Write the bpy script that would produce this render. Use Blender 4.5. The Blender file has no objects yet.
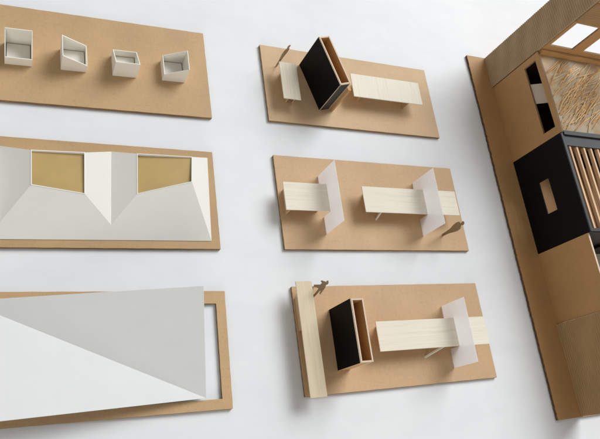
import bpy, bmesh, math, random
from mathutils import Vector, Matrix

random.seed(7)
S = bpy.context.scene
COL = S.collection
MM = 0.001
R = math.radians

# ------------------------------------------------------------------ materials
def new_mat(name):
    m = bpy.data.materials.new(name)
    m.use_nodes = True
    nt = m.node_tree
    b = nt.nodes['Principled BSDF']
    return m, nt, b

def node(nt, kind, **kw):
    n = nt.nodes.new(kind)
    for k, v in kw.items():
        if k in n.inputs:
            n.inputs[k].default_value = v
        else:
            setattr(n, k, v)
    return n

def mapped(nt, scale, rot=(0, 0, 0)):
    tc = node(nt, 'ShaderNodeTexCoord')
    mp = node(nt, 'ShaderNodeMapping')
    mp.inputs['Scale'].default_value = scale
    mp.inputs['Rotation'].default_value = rot
    oi = node(nt, 'ShaderNodeObjectInfo')
    add = node(nt, 'ShaderNodeVectorMath', operation='MULTIPLY_ADD')
    nt.links.new(oi.outputs['Random'], add.inputs[0])
    add.inputs[1].default_value = (3.1, 1.7, 0.9)
    nt.links.new(tc.outputs['Object'], add.inputs[2])
    nt.links.new(add.outputs[0], mp.inputs['Vector'])
    return mp.outputs['Vector']

def noise(nt, vec, scale, detail=4.0, rough=0.55, dist=0.0):
    n = node(nt, 'ShaderNodeTexNoise')
    n.inputs['Scale'].default_value = scale
    n.inputs['Detail'].default_value = detail
    n.inputs['Roughness'].default_value = rough
    n.inputs['Distortion'].default_value = dist
    nt.links.new(vec, n.inputs['Vector'])
    return n.outputs['Fac']

def ramp(nt, fac, stops):
    r = node(nt, 'ShaderNodeValToRGB')
    el = r.color_ramp.elements
    while len(el) < len(stops):
        el.new(0.5)
    for e, (p, c) in zip(el, stops):
        e.position = p
        e.color = (*c, 1)
    nt.links.new(fac, r.inputs['Fac'])
    return r.outputs['Color']

def mixc(nt, a, b, fac, mode='MIX'):
    m = node(nt, 'ShaderNodeMix', data_type='RGBA', blend_type=mode)
    if isinstance(fac, float):
        m.inputs[0].default_value = fac
    else:
        nt.links.new(fac, m.inputs[0])
    for i, s in ((6, a), (7, b)):
        if isinstance(s, tuple):
            m.inputs[i].default_value = (*s, 1)
        else:
            nt.links.new(s, m.inputs[i])
    return m.outputs[2]

def bump(nt, b, h, strength, dist):
    n = node(nt, 'ShaderNodeBump')
    n.inputs['Strength'].default_value = strength
    n.inputs['Distance'].default_value = dist
    nt.links.new(h, n.inputs['Height'])
    nt.links.new(n.outputs['Normal'], b.inputs['Normal'])

def scl(c, k):
    return tuple(min(1.0, x * k) for x in c)

def kraft(name, base, rough=0.62, wash=0.0, spec=0.35):
    m, nt, b = new_mat(name)
    v = mapped(nt, (1, 1, 1))
    big = noise(nt, v, 22, 3, 0.5)
    c1 = ramp(nt, big, [(0.3, scl(base, 0.95)), (0.7, scl(base, 1.06))])
    v2 = mapped(nt, (700, 330, 500))
    fib = noise(nt, v2, 1.0, 5, 0.65, 0.4)
    c2 = ramp(nt, fib, [(0.25, (0.85, 0.83, 0.80)), (0.5, (1, 1, 1)), (0.78, (1.0, 1.0, 1.0))])
    col = mixc(nt, c1, c2, 0.75, 'MULTIPLY')
    v3 = mapped(nt, (1, 1, 1))
    speck = noise(nt, v3, 900, 2, 0.5)
    c3 = ramp(nt, speck, [(0.25, (0.74, 0.68, 0.62)), (0.36, (1, 1, 1))])
    col = mixc(nt, col, c3, 0.7, 'MULTIPLY')
    v4 = mapped(nt, (60, 420, 300), (0, 0, 0.3))
    sc = noise(nt, v4, 1.0, 4, 0.6, 0.8)
    c4 = ramp(nt, sc, [(0.30, (0.93, 0.92, 0.90)), (0.45, (1, 1, 1)), (0.68, (1, 1, 1)), (0.8, (1.06, 1.06, 1.06))])
    col = mixc(nt, col, c4, 0.8, 'MULTIPLY')
    oi = node(nt, 'ShaderNodeObjectInfo')
    c5 = ramp(nt, oi.outputs['Random'], [(0.0, (0.94, 0.94, 0.93)), (1.0, (1.0, 1.0, 1.0))])
    col = mixc(nt, col, c5, 1.0, 'MULTIPLY')
    nt.links.new(col, b.inputs['Base Color'])
    b.inputs['Roughness'].default_value = rough
    b.inputs['Specular IOR Level'].default_value = spec
    if wash > 0:
        w = node(nt, 'ShaderNodeTexWave', wave_type='BANDS', bands_direction='X')
        w.inputs['Scale'].default_value = 30
        w.inputs['Distortion'].default_value = 0.4
        nt.links.new(v, w.inputs['Vector'])
        mx = node(nt, 'ShaderNodeMath', operation='MULTIPLY_ADD')
        nt.links.new(w.outputs['Fac'], mx.inputs[0])
        mx.inputs[1].default_value = wash
        nt.links.new(fib, mx.inputs[2])
        bump(nt, b, mx.outputs[0], 0.35, 0.0002)
    else:
        bump(nt, b, fib, 0.25, 0.0002)
    return m

def edge_mat(name, base):
    """cut edge of corrugated board: liner, open flutes, liner"""
    m, nt, b = new_mat(name)
    v = mapped(nt, (1, 1, 0.35), (0, 0, 0.6))
    w = node(nt, 'ShaderNodeTexWave', wave_type='BANDS', bands_direction='DIAGONAL')
    w.inputs['Scale'].default_value = 260
    w.inputs['Distortion'].default_value = 1.2
    nt.links.new(v, w.inputs['Vector'])
    c = ramp(nt, w.outputs['Fac'], [(0.25, scl(base, 0.72)), (0.7, base)])
    n = noise(nt, v, 60, 3)
    c2 = ramp(nt, n, [(0.3, (0.75, 0.75, 0.75)), (0.7, (1, 1, 1))])
    nt.links.new(mixc(nt, c, c2, 1.0, 'MULTIPLY'), b.inputs['Base Color'])
    b.inputs['Roughness'].default_value = 0.85
    return m

def wood(name, base, axis='X', contrast=1.0, rough=0.65):
    m, nt, b = new_mat(name)
    sc = (14, 260, 260) if axis == 'X' else (260, 14, 260)
    v = mapped(nt, sc)
    g = noise(nt, v, 1.0, 6, 0.6, 0.6)
    k = 0.16 * contrast
    c1 = ramp(nt, g, [(0.3, scl(base, 1 - k)), (0.62, scl(base, 1 + 0.25 * k))])
    sc2 = (18, 900, 900) if axis == 'X' else (900, 18, 900)
    v2 = mapped(nt, sc2)
    p = noise(nt, v2, 1.0, 3, 0.5)
    c2 = ramp(nt, p, [(0.32, (0.80, 0.74, 0.65)), (0.44, (1, 1, 1))])
    nt.links.new(mixc(nt, c1, c2, min(1.0, contrast), 'MULTIPLY'), b.inputs['Base Color'])
    b.inputs['Roughness'].default_value = rough
    b.inputs['Specular IOR Level'].default_value = 0.2
    bump(nt, b, g, 0.15, 0.0002)
    return m

def paper(name, base, rough=0.75, amount=0.03, spec=0.3):
    m, nt, b = new_mat(name)
    v = mapped(nt, (1, 1, 1))
    n = noise(nt, v, 35, 4, 0.6)
    c = ramp(nt, n, [(0.3, scl(base, 1 - amount)), (0.7, base)])
    nt.links.new(c, b.inputs['Base Color'])
    b.inputs['Roughness'].default_value = rough
    b.inputs['Specular IOR Level'].default_value = spec
    f = noise(nt, v, 1600, 3, 0.6)
    bump(nt, b, f, 0.12, 0.0002)
    return m

def vellum(name, col, see=0.12, through=0.42, dark=None):
    m = bpy.data.materials.new(name)
    m.use_nodes = True
    nt = m.node_tree
    nt.nodes.clear()
    out = node(nt, 'ShaderNodeOutputMaterial')
    v = mapped(nt, (1, 1, 1))
    n = noise(nt, v, 60, 4)
    c = ramp(nt, n, [(0.3, scl(col, 0.96)), (0.7, col)] if dark is None else [(0.36, dark), (0.62, col)])
    d = node(nt, 'ShaderNodeBsdfPrincipled')
    d.inputs['Roughness'].default_value = 0.5
    nt.links.new(c, d.inputs['Base Color'])
    t = node(nt, 'ShaderNodeBsdfTranslucent')
    nt.links.new(c, t.inputs['Color'])
    tr = node(nt, 'ShaderNodeBsdfTransparent')
    m1 = node(nt, 'ShaderNodeMixShader')
    m1.inputs[0].default_value = through
    nt.links.new(d.outputs[0], m1.inputs[1])
    nt.links.new(t.outputs[0], m1.inputs[2])
    m2 = node(nt, 'ShaderNodeMixShader')
    m2.inputs[0].default_value = see
    nt.links.new(m1.outputs[0], m2.inputs[1])
    nt.links.new(tr.outputs[0], m2.inputs[2])
    nt.links.new(m2.outputs[0], out.inputs['Surface'])
    return m

KBASE = (0.50, 0.32, 0.17)
M = {}
M['kraft'] = kraft('kraft_board', (0.525, 0.348, 0.182))
M['kraft_warm'] = kraft('kraft_board_pinkish', (0.585, 0.39, 0.22), wash=0.5)
M['kraft_frame'] = kraft('kraft_board_frame', (0.475, 0.312, 0.158))
M['kraft_dark'] = kraft('kraft_board_brown', (0.45, 0.255, 0.102))
M['kraft_ochre'] = paper('ochre_board', (0.50, 0.345, 0.125), rough=0.35, amount=0.12, spec=0.5)
M['ochre_pale'] = paper('pale_ochre_board', (0.58, 0.48, 0.29), rough=0.35, amount=0.1, spec=0.5)
M['kraft_inner'] = kraft('kraft_inside', (0.52, 0.29, 0.12))
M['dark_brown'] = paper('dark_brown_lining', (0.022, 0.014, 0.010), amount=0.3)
M['edge'] = edge_mat('corrugated_edge', (0.33, 0.21, 0.11))
M['edge_dark'] = edge_mat('torn_edge', (0.14, 0.075, 0.04))
M['edge_pale'] = paper('pale_cut_edge', (0.70, 0.56, 0.43))
M['corr'] = paper('corrugated_liner', (0.44, 0.315, 0.19), rough=0.8, amount=0.14, spec=0.2)
M['corr_warm'] = paper('corrugated_liner_warm', (0.43, 0.275, 0.135), rough=0.8, amount=0.14, spec=0.2)
M['kraft_pale'] = kraft('kraft_board_pale', (0.61, 0.425, 0.25), wash=0.4)
M['wood_cross'] = wood('birch_veneer_cross', (0.79, 0.745, 0.64), 'Y', 0.35)
M['wood'] = wood('birch_veneer', (0.79, 0.735, 0.62), 'X', 0.4)
M['wood_y'] = wood('birch_veneer_across', (0.74, 0.68, 0.54), 'Y', 0.6)
M['slat'] = wood('pale_slat', (0.78, 0.53, 0.33), 'Y')
M['wood_tan'] = wood('tan_veneer', (0.69, 0.585, 0.42), 'Y', 0.5)
M['straw'] = wood('straw', (0.82, 0.49, 0.20), 'X', 0.9, 0.45)
M['straw_pale'] = wood('pale_straw', (0.88, 0.66, 0.38), 'X', 0.8, 0.45)
M['card'] = paper('white_card', (0.85, 0.825, 0.75))
M['sheet_card'] = paper('cool_white_card', (0.715, 0.725, 0.72))
M['card_edge'] = paper('white_card_edge', (0.88, 0.88, 0.86))
M['card_grey'] = paper('warm_white_card', (0.745, 0.732, 0.69))
M['table'] = paper('white_table', (0.78, 0.795, 0.815), rough=0.6, amount=0.03, spec=0.25)
def dust(m):
    nt = m.node_tree
    b = nt.nodes['Principled BSDF']
    src = b.inputs['Base Color'].links[0].from_socket
    v = mapped(nt, (1, 1, 1))
    vo = node(nt, 'ShaderNodeTexVoronoi')
    vo.inputs['Scale'].default_value = 55
    nt.links.new(v, vo.inputs['Vector'])
    c = ramp(nt, vo.outputs['Distance'], [(0.018, (0.80, 0.79, 0.77)), (0.03, (1, 1, 1))])
    v2 = mapped(nt, (9, 30, 9), (0, 0, 0.4))
    n2 = noise(nt, v2, 1.0, 4, 0.6, 0.5)
    c2 = ramp(nt, n2, [(0.3, (0.965, 0.965, 0.97)), (0.6, (1, 1, 1))])
    nt.links.new(mixc(nt, mixc(nt, src, c, 0.6, 'MULTIPLY'), c2, 1.0, 'MULTIPLY'), b.inputs['Base Color'])
dust(M['table'])
M['black'] = paper('black_card', (0.004, 0.0037, 0.004), rough=0.6, amount=0.2, spec=0.12)
M['black_soft'] = paper('black_paper', (0.030, 0.032, 0.036), rough=0.5, amount=0.2)
M['vellum'] = vellum('tracing_paper', (0.96, 0.96, 0.975), 0.25, 0.62)
M['sheet'] = vellum('cream_tracing_sheet', (0.93, 0.84, 0.68), 0.03, 0.6, (0.88, 0.66, 0.38))
M['figure'] = kraft('figure_card', (0.34, 0.23, 0.125))

# ------------------------------------------------------------------ builders
def link_mesh(name, verts, faces, mats, midx=None, parent=None, smooth=False):
    me = bpy.data.meshes.new(name)
    me.from_pydata([tuple(v) for v in verts], [], faces)
    for m in mats:
        me.materials.append(m)
    if midx:
        for p, i in zip(me.polygons, midx):
            p.material_index = i
    bm = bmesh.new()
    bm.from_mesh(me)
    bmesh.ops.recalc_face_normals(bm, faces=bm.faces)
    bm.to_mesh(me)
    bm.free()
    if smooth:
        for p in me.polygons:
            p.use_smooth = True
    o = bpy.data.objects.new(name, me)
    COL.objects.link(o)
    if parent is not None:
        o.parent = parent
    return o

def bevel(o, w=0.0003, seg=2):
    b = o.modifiers.new('soft_edge', 'BEVEL')
    b.width = w
    b.segments = seg
    b.limit_method = 'ANGLE'
    b.angle_limit = R(40)
    return o

def thing(name, label, cat, loc=(0, 0, 0), rz=0.0, group=None):
    o = bpy.data.objects.new(name, None)
    o.empty_display_size = 0.01
    COL.objects.link(o)
    o.location = loc
    o.rotation_euler = (0, 0, rz)
    return tag(o, label, cat, group)

def tag(o, label, cat, group=None):
    o['label'] = label
    o['category'] = cat
    if group:
        o['group'] = group
    return o

# frames: (u, v, w) -> xyz ; w is the thickness direction
def flat(z):
    return lambda u, v, w: (u, v, z + w)
def plane_x(x):            # wall in the y-z plane; thickness goes +x
    return lambda u, v, w: (x + w, u, v)
def plane_y(y):            # wall in the x-z plane; thickness goes +y
    return lambda u, v, w: (u, y + w, v)

def slab(name, us, vs, t, frame, mats, parent=None, holes=(), jitter=None):
    """a board cut on a grid: holes = list of (u0, v0, u1, v1) removed; one closed mesh"""
    us = sorted(set(list(us) + [h[0] for h in holes] + [h[2] for h in holes]))
    vs = sorted(set(list(vs) + [h[1] for h in holes] + [h[3] for h in holes]))
    nu, nv = len(us) - 1, len(vs) - 1
    def keep(i, j):
        if i < 0 or j < 0 or i >= nu or j >= nv:
            return False
        cu, cv = (us[i] + us[i + 1]) / 2, (vs[j] + vs[j + 1]) / 2
        return not any(h[0] < cu < h[2] and h[1] < cv < h[3] for h in holes)
    verts, idx, faces, mi = [], {}, [], []
    def V(i, j, k):
        if (i, j, k) not in idx:
            u, v = us[i], vs[j]
            if jitter:
                u, v = jitter(u, v, k)
            idx[(i, j, k)] = len(verts)
            verts.append(frame(u, v, t * k))
        return idx[(i, j, k)]
    for i in range(nu):
        for j in range(nv):
            if not keep(i, j):
                continue
            faces.append((V(i, j, 1), V(i + 1, j, 1), V(i + 1, j + 1, 1), V(i, j + 1, 1))); mi.append(0)
            faces.append((V(i, j, 0), V(i, j + 1, 0), V(i + 1, j + 1, 0), V(i + 1, j, 0))); mi.append(0)
            for di, dj, a, b in ((-1, 0, (i, j + 1), (i, j)), (1, 0, (i + 1, j), (i + 1, j + 1)),
                                 (0, -1, (i, j), (i + 1, j)), (0, 1, (i + 1, j + 1), (i, j + 1))):
                if not keep(i + di, j + dj):
                    faces.append((V(*a, 0), V(*b, 0), V(*b, 1), V(*a, 1))); mi.append(1 if len(mats) > 1 else 0)
    return link_mesh(name, verts, faces, mats, mi, parent)

def prism(name, outline, t, frame, mats, parent=None):
    n = len(outline)
    verts = [frame(u, v, 0) for u, v in outline] + [frame(u, v, t) for u, v in outline]
    faces = [tuple(range(n - 1, -1, -1)), tuple(range(n, 2 * n))]
    mi = [0, 0]
    for i in range(n):
        j = (i + 1) % n
        faces.append((i, j, n + j, n + i)); mi.append(1 if len(mats) > 1 else 0)
    return link_mesh(name, verts, faces, mats, mi, parent)

def box(name, x0, x1, y0, y1, z0, z1, mats, parent=None):
    return slab(name, [x0, x1], [y0, y1], z1 - z0, flat(z0), mats, parent)

def corrugated(name, u0, u1, z0, z1, pitch, amp, back, frame, mat, parent=None, holes=(), sub=8):
    """single-faced corrugated sheet: ribs run along u, ripple in w (negative = outward); solid back"""
    n = int(round((z1 - z0) / pitch)) * sub
    zs = [z0 + (z1 - z0) * k / n for k in range(n + 1)]
    nu = 10
    us = [u0 + (u1 - u0) * i / nu for i in range(nu + 1)]
    verts, faces = [], []
    for k, z in enumerate(zs):
        for i, u in enumerate(us):
            wob = 0.00012 * math.sin(u * 90 + k * 0.7) + 0.0001 * math.sin(u * 230 + k * 0.21)
            w = -amp * (0.5 + 0.5 * math.cos(2 * math.pi * k / sub)) + wob
            verts.append(frame(u, z, w))
    W = nu + 1
    for k in range(n):
        for i in range(nu):
            faces.append((k * W + i, k * W + i + 1, (k + 1) * W + i + 1, (k + 1) * W + i))
    b0 = len(verts)
    for z in (z0, z1):
        for u in (u0, u1):
            verts.append(frame(u, z, back))
    # back + closing faces
    faces.append((b0, b0 + 1, b0 + 3, b0 + 2))
    faces.append(tuple([i for i in range(W)]) + (b0 + 1, b0))
    faces.append(tuple([n * W + i for i in range(W)]) + (b0 + 3, b0 + 2))
    faces.append(tuple([k * W for k in range(n + 1)]) + (b0 + 2, b0))
    faces.append(tuple([k * W + nu for k in range(n + 1)]) + (b0 + 3, b0 + 1))
    return link_mesh(name, verts, faces, [mat], None, parent)

T = 3.5 * MM     # thickness of the base boards

# ------------------------------------------------------------------ table
tb = link_mesh('table_surface', [(-1.6, -1.2, 0), (2.4, -1.2, 0), (2.4, 2.2, 0), (-1.6, 2.2, 0),
                                 (-1.6, -1.2, -0.03), (2.4, -1.2, -0.03), (2.4, 2.2, -0.03), (-1.6, 2.2, -0.03)],
               [(0, 1, 2, 3), (7, 6, 5, 4), (0, 4, 5, 1), (1, 5, 6, 2), (2, 6, 7, 3), (3, 7, 4, 0)], [M['table']])
tb['kind'] = 'structure'

# ------------------------------------------------------------------ base boards
Z0 = 0.3 * MM    # boards rest a hair above the table (warped card)
def lin(a, b, n):
    return [a + (b - a) * i / n for i in range(n + 1)]

def base_board(label, x0, x1, y0, y1, mat, group, rz=0.0, holes=(), warp=0.0):
    cx, cy = (x0 + x1) / 2, (y0 + y1) / 2
    hx, hy = (x1 - x0) / 2, (y1 - y0) / 2
    ph = random.random() * 6
    def jit(u, v, k):
        e = 0.00010
        return (u + e * math.sin(v * 310 + ph), v + e * math.sin(u * 240 + ph * 2))
    hl = [(a - cx, b - cy, c - cx, d - cy) for a, b, c, d in holes]
    o = slab('cardboard_base', lin(-hx, hx, 24), lin(-hy, hy, 12), T, flat(0), [M[mat], M['edge']], None, hl, jit)
    o.location = (cx, cy, 0)
    o.rotation_euler = (0, 0, rz)
    tag(o, label, 'base board', group)
    return bevel(o, 0.00025, 1)

GB = 'rectangular brown cardboard bases'
base_board('brown cardboard base carrying four small white open boxes', -0.056, 0.1868, 0.3365, 0.4458, 'kraft', GB, R(0.9))
base_board('brown cardboard base under the white folded roof with two ochre openings', -0.056, 0.1843, 0.1900, 0.2974, 'kraft_frame', GB)
base_board('hollow brown cardboard frame under the big white folded sheet', -0.056, 0.1835, 0.0400, 0.1495, 'kraft', GB, R(-1.0),
           holes=[(-0.044, 0.0492, 0.1742, 0.1372)])
base_board('tan cardboard base with a tilted black box and no white screen', 0.2540, 0.4890, 0.3425, 0.4445, 'kraft_pale', GB)
base_board('tan cardboard base with two upright white translucent screens', 0.2535, 0.4940, 0.1903, 0.2996, 'kraft_warm', GB)
base_board('tan cardboard base with a black box and a long plank along its end', 0.2555, 0.4920, 0.0415, 0.1504, 'kraft_warm', GB)

# ------------------------------------------------------------------ four slanted white boxes
def cup(label, x, y, rz):
    c = 0.0242
    h = c / 2
    t = 0.0009
    lo, hi = 0.0112, 0.0242
    e = thing('slanted_box', label, 'box', (x, y, T), rz, 'small white open boxes on one base')
    mats = [M['card']]
    bevel(prism('back_wall', [(-h, 0), (h, 0), (h, hi), (-h, hi)], -t, plane_y(h), mats, e), 0.00015, 1)
    bevel(prism('front_wall', [(-h, 0), (h, 0), (h, lo), (-h, lo)], t, plane_y(-h), mats, e), 0.00015, 1)
    for sx in (-1, 1):
        bevel(prism('side_wall', [(-h + t, 0), (h - t, 0), (h - t, hi - 0.0005), (-h + t, lo + 0.0004)], -sx * t, plane_x(sx * h), mats, e), 0.00015, 1)
    g = t + 0.0008
    box('floor', -h + g, h - g, -h + g, h - g, 0.0012, 0.0022, mats, e)
    return e
for x0, y0, rz, lab in (( -0.0150, 0.3757, 0, 'white open box with its tall wall at the back, leftmost on its base'),
                        (0.0352, 0.3766, 90, 'white open box whose rim slopes down from its left wall'),
                        (0.0848, 0.3771, 180, 'white open box with its tall plain wall at the front'),
                        (0.1356, 0.3785, -90, 'white open box whose rim slopes down from its right wall')):
    cup(lab, x0 + 0.0121, y0 + 0.0121, R(rz) + R(1.5))

# ------------------------------------------------------------------ folded roof with two openings
def roof_two():
    ox, oy = 0.064, 0.244
    e = thing('folded_roof', 'white folded card roof with two ochre openings and a valley between', 'roof model', (ox, oy, T + 0.0002))
    P = {}
    def v(k, x, y, z):
        P[k] = (x - ox, y - oy, z - T)
    v('f0', -.048, .1972, .0038); v('f1', .1755, .1982, .0038)
    v('b1', .1785, .2900, .0038)
    v('d', .0108, .2425, .0205)
    def plane(k0, k1, k2, k):
        p, q, r = (Vector(P[i]) for i in (k0, k1, k2))
        nn = (q - p).cross(r - p)
        x, y, _ = P[k]
        P[k] = (x, y, p.z - (nn.x * (x - p.x) + nn.y * (y - p.y)) / nn.z)
    for k, x, y in (('c', .0556, .2369), ('i', .1544, .2522), ('j', .1023, .2389), ('vf', .0793, .2109), ('uf', -.0137, .2104), ('l', -.030, .2400)):
        v(k, x, y, 0)
        plane('f0', 'f1', 'd', k)
    v('a', .0101, .2764, .0205); v('b', .0557, .2777, .0205); v('g', .1034, .2799, 0); v('h', .1567, .2799, 0)
    v('vb', .0807, .2850, 0); v('ub', -.0158, .2847, 0); v('k', -.030, .2700, 0); v('b0', -.048, .2865, .0038)
    plane('b', 'c', 'vf', 'vb'); plane('vf', 'j', 'vb', 'g'); plane('f1', 'b1', 'i', 'h')
    plane('d', 'a', 'uf', 'ub'); plane('uf', 'ub', 'l', 'k')
    for k, q in (('a0', 'a'), ('b00', 'b'), ('g0', 'g'), ('h0', 'h')):
        x, y, _ = P[q]
        P[k] = (x, y + .0006, .0040 - T)
    P['vb0'] = (P['vb'][0], P['vb'][1] + .0002, .0040 - T)
    P['ub0'] = (P['ub'][0], P['ub'][1] + .0002, .0040 - T)
    keys = list(P)
    ix = {k: i for i, k in enumerate(keys)}
    F = [('f0', 'f1', 'i', 'j', 'vf', 'c', 'd', 'uf', 'l'),
         ('f1', 'b1', 'h', 'i'), ('vf', 'j', 'g', 'vb'), ('vf', 'vb', 'b', 'c'),
         ('uf', 'd', 'a', 'ub'), ('uf', 'ub', 'k', 'l'), ('f0', 'l', 'k', 'b0'),
         ('a', 'b', 'b00', 'a0'), ('g', 'h', 'h0', 'g0'), ('ub', 'a', 'a0', 'ub0'), ('b', 'vb', 'vb0', 'b00'),
         ('vb', 'g', 'g0', 'vb0'), ('h', 'b1', 'h0'), ('b0', 'k', 'ub', 'ub0')]
    o = link_mesh('roof_shell', [P[k] for k in keys], [tuple(ix[k] for k in f) for f in F], [M['card_grey']], None, e)
    s = o.modifiers.new('card_thickness', 'SOLIDIFY')
    s.thickness = 0.0010
    s.offset = -1
    bevel(o, 0.00012, 1)
    for q in (('a', 'b', 'c', 'd'), ('g', 'h', 'i', 'j')):
        c = Vector((0, 0, 0))
        pts = [Vector(P[k]) for k in q]
        for p in pts:
            c += p / 4
        nz = (pts[2] - pts[0]).cross(pts[3] - pts[1])
        top = []
        for p in pts:
            q = p + (p - c) * 0.004
            q.z = c.z - (nz.x * (q.x - c.x) + nz.y * (q.y - c.y)) / nz.z - 0.0020
            top.append(q)
        bot = [p - Vector((0, 0, 0.001)) for p in top]
        link_mesh('opening_panel', top + bot, [(0, 1, 2, 3), (7, 6, 5, 4)] + [(i, (i + 1) % 4, (i + 1) % 4 + 4, i + 4) for i in range(4)],
                  [M['ochre_pale' if q[0] == 'a' else 'kraft_ochre']], None, e)
        nrm = (pts[1] - pts[0]).cross(pts[3] - pts[0]).normalized()
        if nrm.z < 0:
            nrm = -nrm
        out = [p + (p - c).normalized() * 0.00035 + nrm * 0.00025 for p in pts]
        inn = [p - (p - c).normalized() * 0.0006 + nrm * 0.00025 for p in pts]
        ring = out + inn + [p - nrm * 0.0014 for p in out] + [p - nrm * 0.0014 for p in inn]
        fc = []
        for i in range(4):
            j = (i + 1) % 4
            fc += [(i, j, j + 4, i + 4), (i + 8, i + 12, j + 12, j + 8), (i, i + 8, j + 8, j), (i + 4, j + 4, j + 12, i + 12)]
        link_mesh('opening_edge', ring, fc, [M['card_edge']], None, e)
roof_two()

# ------------------------------------------------------------------ big folded sheet on the hollow frame
def roof_fold():
    ox, oy = 0.06, 0.096
    tl = Vector((-.037, .1432, .0048)); tr = Vector((.1545, .1441, .0355))
    br = Vector((.1580, .0492, .0048)); bl = Vector((-.040, .0436, .0320))
    o_ = Vector((ox, oy, T + 0.0002))
    vs = [p - o_ for p in (tl, tr, br, bl)]
    e = link_mesh('folded_sheet', vs, [(0, 2, 1), (0, 3, 2)], [M['sheet_card']])
    e.location = o_
    s = e.modifiers.new('card_thickness', 'SOLIDIFY')
    s.thickness = 0.0010
    s.offset = -1
    bevel(e, 0.00012, 1)
    tag(e, 'large plain white sheet folded along one diagonal, lying on the hollow frame', 'folded sheet')
roof_fold()

# ------------------------------------------------------------------ planks, screens, boxes, figures
ZP = 0.0202 - T  # top of planks above the base board
def plank(label, x0, x1, y0, y1, legs, mat='wood', group='pale wooden planks on legs', ztop=ZP, skew=0.0):
    cx, cy = (x0 + x1) / 2, (y0 + y1) / 2
    e = thing('plank_table', label, 'plank', (cx, cy, T), 0, group)
    t = 0.0012
    hx, hy = (x1 - x0) / 2, (y1 - y0) / 2
    nx, ny = 12, 6
    o = slab('plank', lin(-hx, hx, nx), lin(-hy, hy, ny), t, flat(ztop - t), [M[mat]], e,
             jitter=lambda u, v, k: (u + skew * v, v))
    bevel(o, 0.00012, 1)
    for (a, b, c, d) in legs:
        if d - c < 0.004:      # a slanting strut
            k = 0.0009
            dx_ = 0.0195 if c < 0.2 else 0.004
            top = (a - cx + dx_, c - cy + 0.0095, ztop - t)
            fx_, fy_ = a - cx, c - cy
            link_mesh('strut', [(fx_, fy_, 0), (fx_ + 2 * k, fy_, 0), (fx_ + 2 * k, fy_ + 2 * k, 0), (fx_, fy_ + 2 * k, 0),
                                (top[0], top[1], top[2]), (top[0] + 2 * k, top[1], top[2]), (top[0] + 2 * k, top[1] + 2 * k, top[2]), (top[0], top[1] + 2 * k, top[2])],
                      [(0, 1, 2, 3), (4, 5, 6, 7), (0, 1, 5, 4), (1, 2, 6, 5), (2, 3, 7, 6), (3, 0, 4, 7)], [M['wood']], None, e)
            continue
        box('leg', a - cx, b - cx, c - cy, d - cy, 0, ztop - t, [M['wood' if d - c < 0.004 else 'kraft_warm']], e)
    return e

GP = 'pale wooden planks on legs'
plank('short pale plank beside the tilted black box and a paper figure', 0.2680, 0.2893, 0.3635, 0.4118,
      [(0.2770, 0.2782, 0.3690, 0.4090), (0.2850, 0.2862, 0.3690, 0.4090)], 'wood_y')
plank('long pale plank with a free end, right of the tilted black box', 0.3608, 0.4595, 0.3778, 0.4096,
      [(0.3740, 0.3752, 0.3830, 0.4075), (0.4400, 0.4412, 0.3792, 0.4075)], 'wood_cross')
plank('short pale plank ending at the left white screen of its base', 0.2533, 0.3055, 0.2281, 0.2598,
      [(0.2590, 0.2602, 0.2295, 0.2575), (0.2960, 0.2972, 0.2335, 0.2575)])
plank('long pale plank through the right screen, beside a drop shaped paper figure', 0.3489, 0.4777, 0.2290, 0.2598,
      [(0.3590, 0.3602, 0.2335, 0.2575), (0.3700, 0.3718, 0.2262, 0.2280), (0.4600, 0.4612, 0.2315, 0.2575)])
plank('long pale plank through a white screen, right of the upright black box', 0.3368, 0.4781, 0.0768, 0.1073,
      [(0.3460, 0.3472, 0.0810, 0.1050), (0.4005, 0.4023, 0.0690, 0.0708), (0.4600, 0.4612, 0.0790, 0.1050)])
plank('full depth pale plank lying along the left end of its base', 0.2530, 0.2706, 0.0387, 0.1513,
      [(0.2572, 0.2590, 0.1050, 0.1380), (0.2655, 0.2667, 0.0460, 0.1440)], 'wood_tan')

def screen(label, x, y0, y1, ztop, slot=None, lean=0.0):
    cy = (y0 + y1) / 2
    h = ztop - T
    t = 0.0005
    if slot:
        a, b = slot
        g = 0.0003
        out = [(y0 - cy, 0), (a - cy - g, 0), (a - cy - g, ZP + g), (b - cy + g, ZP + g), (b - cy + g, 0), (y1 - cy, 0), (y1 - cy, h), (y0 - cy, h)]
        # the plank passes through the slot
    else:
        out = [(y0 - cy, 0), (y1 - cy, 0), (y1 - cy, h), (y0 - cy, h)]
    fr = lambda u, v, w: (w - t / 2 + lean * v, u, v)
    o = prism('translucent_screen', out, t, fr, [M['vellum']])
    o.location = (x, cy, T)
    tag(o, label, 'screen', 'upright translucent white screens')
    return o
screen('white translucent screen at the end of the shorter plank', 0.3048, 0.2080, 0.2768, 0.0450, (0.2281, 0.2598))
screen('white translucent screen crossing a long plank near the drop shaped figure', 0.4315, 0.2078, 0.2755, 0.0462, (0.2290, 0.2598))
screen('white translucent screen crossing a long plank on the base with a full depth plank', 0.4363, 0.0560, 0.1245, 0.0440, (0.0768, 0.1073))

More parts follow.
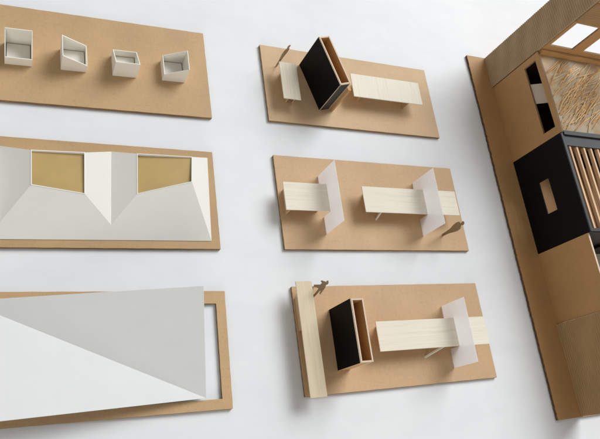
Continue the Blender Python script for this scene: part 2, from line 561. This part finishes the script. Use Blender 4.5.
def black_box(label, x, y, L, Wd, h, rz, kind):
    """upright open tube of board: x,y = middle of the foot; L along local y, Wd along local x"""
    e = thing('open_box', label, 'box', (x, y, T), rz, 'upright open boxes with one black face')
    t = 0.0016
    hl, hw = L / 2, Wd / 2
    mk = [M['kraft_inner'], M['edge_pale']]
    slab('side_wall', [-hl, hl], [0, h], t, plane_x(-hw), mk, e)
    slab('side_wall', [-hl, hl], [0, h], t, plane_x(hw - t), mk, e)
    for s in (-1, 1):
        y0 = -hl if s < 0 else hl - t
        slab('end_wall', [-hw + t, hw - t], [0, h - 0.0002], t, plane_y(y0), mk, e)
    slab('black_facing', [-hl - 0.0003, hl + 0.0003], [0.0002, h - 0.0004], 0.0006, plane_x(-hw - 0.0007), [M['black'], M['edge_pale']], e)
    if kind:
        slab('black_end', [-hw + 0.0004, hw - 0.0016], [0.0002, h - 0.0005], 0.0005, plane_y(-hl - 0.0006), [M['black_soft'], M['edge_pale']], e)
        slab('kraft_flap', [-hl - 0.0042, hl], [0.0, h - 0.0090], 0.0036, plane_x(hw + 0.0002), [M['kraft'], M['kraft_inner']], e)
    return e
black_box('tall black faced open box, turned askew between two planks', 0.3185, 0.3957, 0.0625, 0.0140, 0.0550, R(16), True)
black_box('black faced open box standing square beside the full depth plank', 0.3017, 0.0942, 0.0612, 0.0136, 0.0470, R(0), False)

def figure(label, x, y, rz, outline):
    fr = lambda u, v, w: (w, u, v)
    o = prism('paper_figure', [(a * MM, b * MM) for a, b in outline], 0.0010, fr, [M['figure']])
    o.location = (x, y, T)
    o.rotation_euler = (0, 0, rz)
    bevel(o, 0.0002, 1)
    tag(o, label, 'paper figure', 'flat brown paper figures')
    return o
stand = [(-1.6, 0), (1.5, 0), (1.8, 8), (2.6, 16), (4.6, 22), (5.2, 28), (4.6, 32.5), (2.6, 34.4), (1.3, 35.2), (1.5, 36.4), (2.4, 37.6), (2.5, 39.4), (1.4, 40.8), (-0.2, 41),
         (-1.5, 40.2), (-2.1, 38.6), (-1.7, 37), (-1.0, 36), (-1.0, 35.0), (-2.9, 34.2), (-4.6, 32), (-5.0, 27), (-4.2, 21), (-2.6, 14), (-1.9, 7)]
walk = [(-6.5, 0), (-3.8, 0), (-2.4, 7), (0.2, 14), (3.6, 7), (5.4, 1), (8.2, 1), (6.2, 8), (3.6, 17), (4.2, 21), (6.6, 17.5), (7.6, 19), (5, 25), (3.6, 28.5), (2.2, 30), (2.0, 31),
        (2.9, 32), (3.0, 34.2), (1.8, 35.6), (0.2, 35.7), (-1.0, 34.4), (-1.1, 32.4), (-0.5, 31), (-0.9, 30), (-3.2, 28.4), (-5.4, 23), (-7.2, 18.5), (-6.0, 17.2), (-3.2, 21), (-2.9, 16), (-5.0, 8)]
figure('thin brown paper figure seen edge on, behind the shortest plank', 0.2716, 0.4175, R(-52), stand)
figure('drop shaped brown paper figure standing alone near the corner of its base', 0.4595, 0.2100, R(-6), stand)
figure('striding brown paper figure with spread legs beside the full depth plank', 0.2785, 0.1440, R(-15), walk)

# ------------------------------------------------------------------ the large building model at the right
def building():
    e = thing('building_model', 'large cardboard building model with black slatted box and tall corrugated wall', 'building model', (0.603, 0.235, 0))
    ox, oy = 0.603, 0.235
    X1 = 0.800
    def fx(x):
        return plane_x(x - ox)
    def fy(y):
        return plane_y(y - oy)
    def Y(*a):
        return [v - oy for v in a]
    def Xs(*a):
        return [v - ox for v in a]
    # base board with a torn left edge
    rnd = [random.uniform(-1, 1) for _ in range(400)]
    def jit(u, v, k):
        if u < 0.5690 - ox:
            yy = v + oy
            a = 0.00045 if 0.08 < yy < 0.34 else 0.0003
            i = int(yy * 420) % 400
            u = u + a * rnd[i] + (0.0012 * k if False else 0) + 0.0055 * (yy + 0.012) / 0.49
        return u, v
    ys = lin(-0.012 - oy, 0.4816 - oy, 190)
    slab('base_board', Xs(0.5650, 0.5900, X1), ys, T, flat(0.0003), [M['kraft_dark'], M['edge_dark']], e, jitter=jit)
    zb = T + 0.0004
    # tower wall, corrugated
    corrugated('tower_wall', *Y(0.4338, 0.4815), zb, 0.235, 3.0 * MM, 1.0 * MM, 2.4 * MM, fx(0.6030), M['corr'], e)
    # tower front above the low roof
    hol = [(0.6118 - ox, 0.1040, 0.6515 - ox, 0.1485), (0.6695 - ox, 0.1040, 0.7095 - ox, 0.1485), (0.7275 - ox, 0.1040, 0.7675 - ox, 0.1485),
           (0.6118 - ox, 0.1860, 0.6515 - ox, 0.2250), (0.6695 - ox, 0.1860, 0.7095 - ox, 0.2250)]
    slab('tower_front', Xs(0.6058, X1), [zb, 0.235], 0.0024, fy(0.4334), [M['kraft_inner'], M['edge']], e, holes=hol)
    corrugated('corrugated_cladding', *Xs(0.6058, X1), 0.1515, 0.1845, 3.0 * MM, 0.95 * MM, 0.0003, fy(0.4330), M['corr_warm'], e)
    # side walls along the left face
    slab('slotted_wall', Y(0.3160, 0.4322), [zb, 0.0905], 0.0028, fx(0.6030), [M['kraft_dark'], M['edge']], e,
         holes=[(0.3265 - oy, 0.0635, 0.4237 - oy, 0.0832)])
    slab('low_wall', Y(0.0972, 0.1862), [zb, 0.0832], 0.0026, fx(0.6030), [M['kraft_dark'], M['edge_pale']], e)
    corrugated('corrugated_wall', *Y(-0.0112, 0.0966), zb, 0.0880, 3.0 * MM, 0.95 * MM, 2.0 * MM, fx(0.6028), M['corr_warm'], e)
    # room behind the slotted wall
    slab('room_wall', Xs(0.6064, X1), [zb, 0.0866], 0.0022, fy(0.3192), [M['black_soft']], e)
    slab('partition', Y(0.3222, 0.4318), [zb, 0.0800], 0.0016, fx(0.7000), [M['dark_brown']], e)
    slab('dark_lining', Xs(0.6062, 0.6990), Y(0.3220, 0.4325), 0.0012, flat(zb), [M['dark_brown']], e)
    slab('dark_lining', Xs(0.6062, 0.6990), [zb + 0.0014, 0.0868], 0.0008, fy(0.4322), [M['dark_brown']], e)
    fw = lambda u, v, w: (0.0065 + 0.030 * u - 0.4 * w, v, 0.0575 + 0.0125 * u + w)
    slab('white_card', [0, 1], Y(0.3745, 0.4035), 0.0008, fw, [M['card_edge']], e)
    # pale translucent roof strewn with straw
    o = slab('roof_sheet', Xs(0.6066, X1), Y(0.3195, 0.4325), 0.0008, flat(0.0872), [M['sheet']], e)
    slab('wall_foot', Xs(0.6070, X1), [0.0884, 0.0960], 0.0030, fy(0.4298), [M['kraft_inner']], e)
    # straw
    def stick():
        while True:
            cx = random.uniform(0.606, 0.722)
            cy = random.uniform(0.321, 0.431)
            if cx > 0.668 + (cy - 0.322) * 0.50:
                continue
            L = random.uniform(0.018, 0.050)
            az = R(random.gauss(37, 8))
            dx, dy = math.cos(az) * L / 2, math.sin(az) * L / 2
            if cx - dx < 0.6072 or cy - dy < 0.3205 or cy + dy > 0.4290:
                continue
            break
        lift = random.choice([0, 0, 0, 0.0006, 0.0012])
        r = random.uniform(0.00028, 0.0006)
        z = 0.0881 + r + lift
        tilt = random.uniform(-0.0003, 0.0012) if lift else 0.0
        vs, fs = [], []
        K = 6
        segs = 3
        bend = random.uniform(-0.0010, 0.0010)
        nx, ny = -math.sin(az), math.cos(az)
        for g in range(segs + 1):
            q = g / segs * 2 - 1
            off = bend * (1 - q * q)
            px, py, pz = dx * q + nx * off, dy * q + ny * off, tilt * (q + 1) / 2
            for k in range(K):
                a = 2 * math.pi * k / K
                vs.append((px + nx * r * math.cos(a), py + ny * r * math.cos(a), pz + r * math.sin(a)))
        for g in range(segs):
            for k in range(K):
                fs.append((g * K + k, g * K + (k + 1) % K, (g + 1) * K + (k + 1) % K, (g + 1) * K + k))
        fs.append(tuple(range(K)))
        fs.append(tuple(range(segs * K, segs * K + K)))
        return (cx - ox, cy - oy, z), vs, fs
    for n in range(98):
        at, vs, fs = stick()
        st = link_mesh('straw', vs, fs, [M['straw' if n % 3 else 'straw_pale']], None, e, True)
        st.location = at
    av, af = [], []
    for n in range(70):
        at, vs, fs = stick()
        k = len(av)
        av += [(v[0] + at[0], v[1] + at[1], v[2] + at[2]) for v in vs]
        af += [tuple(i + k for i in f) for f in fs]
    st = link_mesh('straw_litter', av, af, [M['straw_pale']], None, e, True)
    st['kind'] = 'stuff'
    # black slatted box
    slab('black_wall', Y(0.1868, 0.3152), [zb, 0.0868], 0.0018, fx(0.6030), [M['black']], e, holes=[(0.2285 - oy, 0.0352, 0.2715 - oy, 0.0516)])
    slab('box_end', Xs(0.6050, X1), [zb, 0.0850], 0.0018, fy(0.1868), [M['black_soft']], e)
    slab('rim', Xs(0.6030, 0.6068), Y(0.1868, 0.3158), 0.0016, flat(0.0869), [M['black_soft']], e)
    slab('rim', Xs(0.6070, X1), Y(0.1868, 0.1905), 0.0016, flat(0.0869), [M['black_soft']], e)
    slab('rim', Xs(0.6070, X1), Y(0.2990, 0.3125), 0.0016, flat(0.0857), [M['black_soft']], e)
    slab('rim', Xs(0.6070, X1), Y(0.3127, 0.3182), 0.0030, flat(0.0869), [M['black_soft']], e)
    x = 0.6130
    while x < 0.79:
        slab('slat', Xs(x, x + 0.0028), Y(0.1908, 0.2988), 0.0042, flat(0.0818), [M['slat']], e)
        x += 0.0121
    slab('box_floor', Xs(0.6052, X1), Y(0.1888, 0.3186), 0.0020, flat(0.0300), [M['kraft_inner']], e)
    slab('box_lining', Xs(0.6056, X1), [0.0330, 0.0846], 0.0014, fy(0.3170), [M['kraft_inner']], e)
    for xx in (0.640, 0.690, 0.742):
        slab('inner_post', Y(0.1895, 0.3160), [0.0325, 0.0600], 0.0020, fx(xx), [M['black_soft']], e, holes=[(0.210 - oy, 0.036, 0.296 - oy, 0.056)])
    # open room in front
    slab('room_floor', Xs(0.6060, X1), Y(0.0975, 0.1864), 0.0030, flat(zb), [M['wood']], e)
    slab('black_post', Xs(0.6660, 0.6700), [zb + 0.0032, 0.0450], 0.0030, fy(0.1832), [M['black']], e)
    slab('cross_wall', Xs(0.6060, X1), [zb, 0.0830], 0.0024, fy(0.0940), [M['kraft_dark'], M['edge_pale']], e)
building()

# ------------------------------------------------------------------ camera (fitted to the photograph's vanishing points)
cam_d = bpy.data.cameras.new('camera')
cam = bpy.data.objects.new('camera', cam_d)
COL.objects.link(cam)
right = Vector((0.90837877, -0.12766431, 0.39818317))
down = Vector((0.02759681, -0.93187379, -0.36173147))
fwd = Vector((0.41723666, 0.33957777, -0.84297124))
mw = Matrix((right, -down, -fwd)).transposed().to_4x4()
mw.translation = (0, 0, 0.56)
cam.matrix_world = mw
cam_d.sensor_width = 36
cam_d.lens = 37.016
cam_d.clip_start = 0.01
cam_d.clip_end = 50
S.camera = cam

# ------------------------------------------------------------------ light: a tall window to the upper right, pale room all round
def window_light(name, pos, target, sx, sy, power, col):
    d = bpy.data.lights.new(name, 'AREA')
    d.shape = 'RECTANGLE'
    d.size, d.size_y = sx, sy
    d.energy = power
    d.color = col
    o = bpy.data.objects.new(name, d)
    COL.objects.link(o)
    o.location = pos
    o.rotation_euler = (Vector(target) - Vector(pos)).to_track_quat('-Z', 'Y').to_euler()
    return o
window_light('window_light', (3.35, 3.05, 3.75), (0.25, 0.25, 0), 3.3, 3.3, 340, (0.965, 0.985, 1.0))
window_light('south_fill_light', (-0.3, -2.6, 0.75), (0.25, 0.25, 0.0), 1.6, 1.0, 22, (1.0, 0.96, 0.89))  # added low fill lamp, no window behind it; lightens the south-facing sides

w = bpy.data.worlds.new('World')
S.world = w
w.use_nodes = True
bg = w.node_tree.nodes['Background']
bg.inputs['Color'].default_value = (1.0, 0.965, 0.91, 1)
bg.inputs['Strength'].default_value = 0.33

S.view_settings.view_transform = 'Standard'
S.view_settings.look = 'None'
S.view_settings.exposure = 0.0
S.view_settings.gamma = 1.0
S.render.resolution_x = 1024
S.render.resolution_y = 749
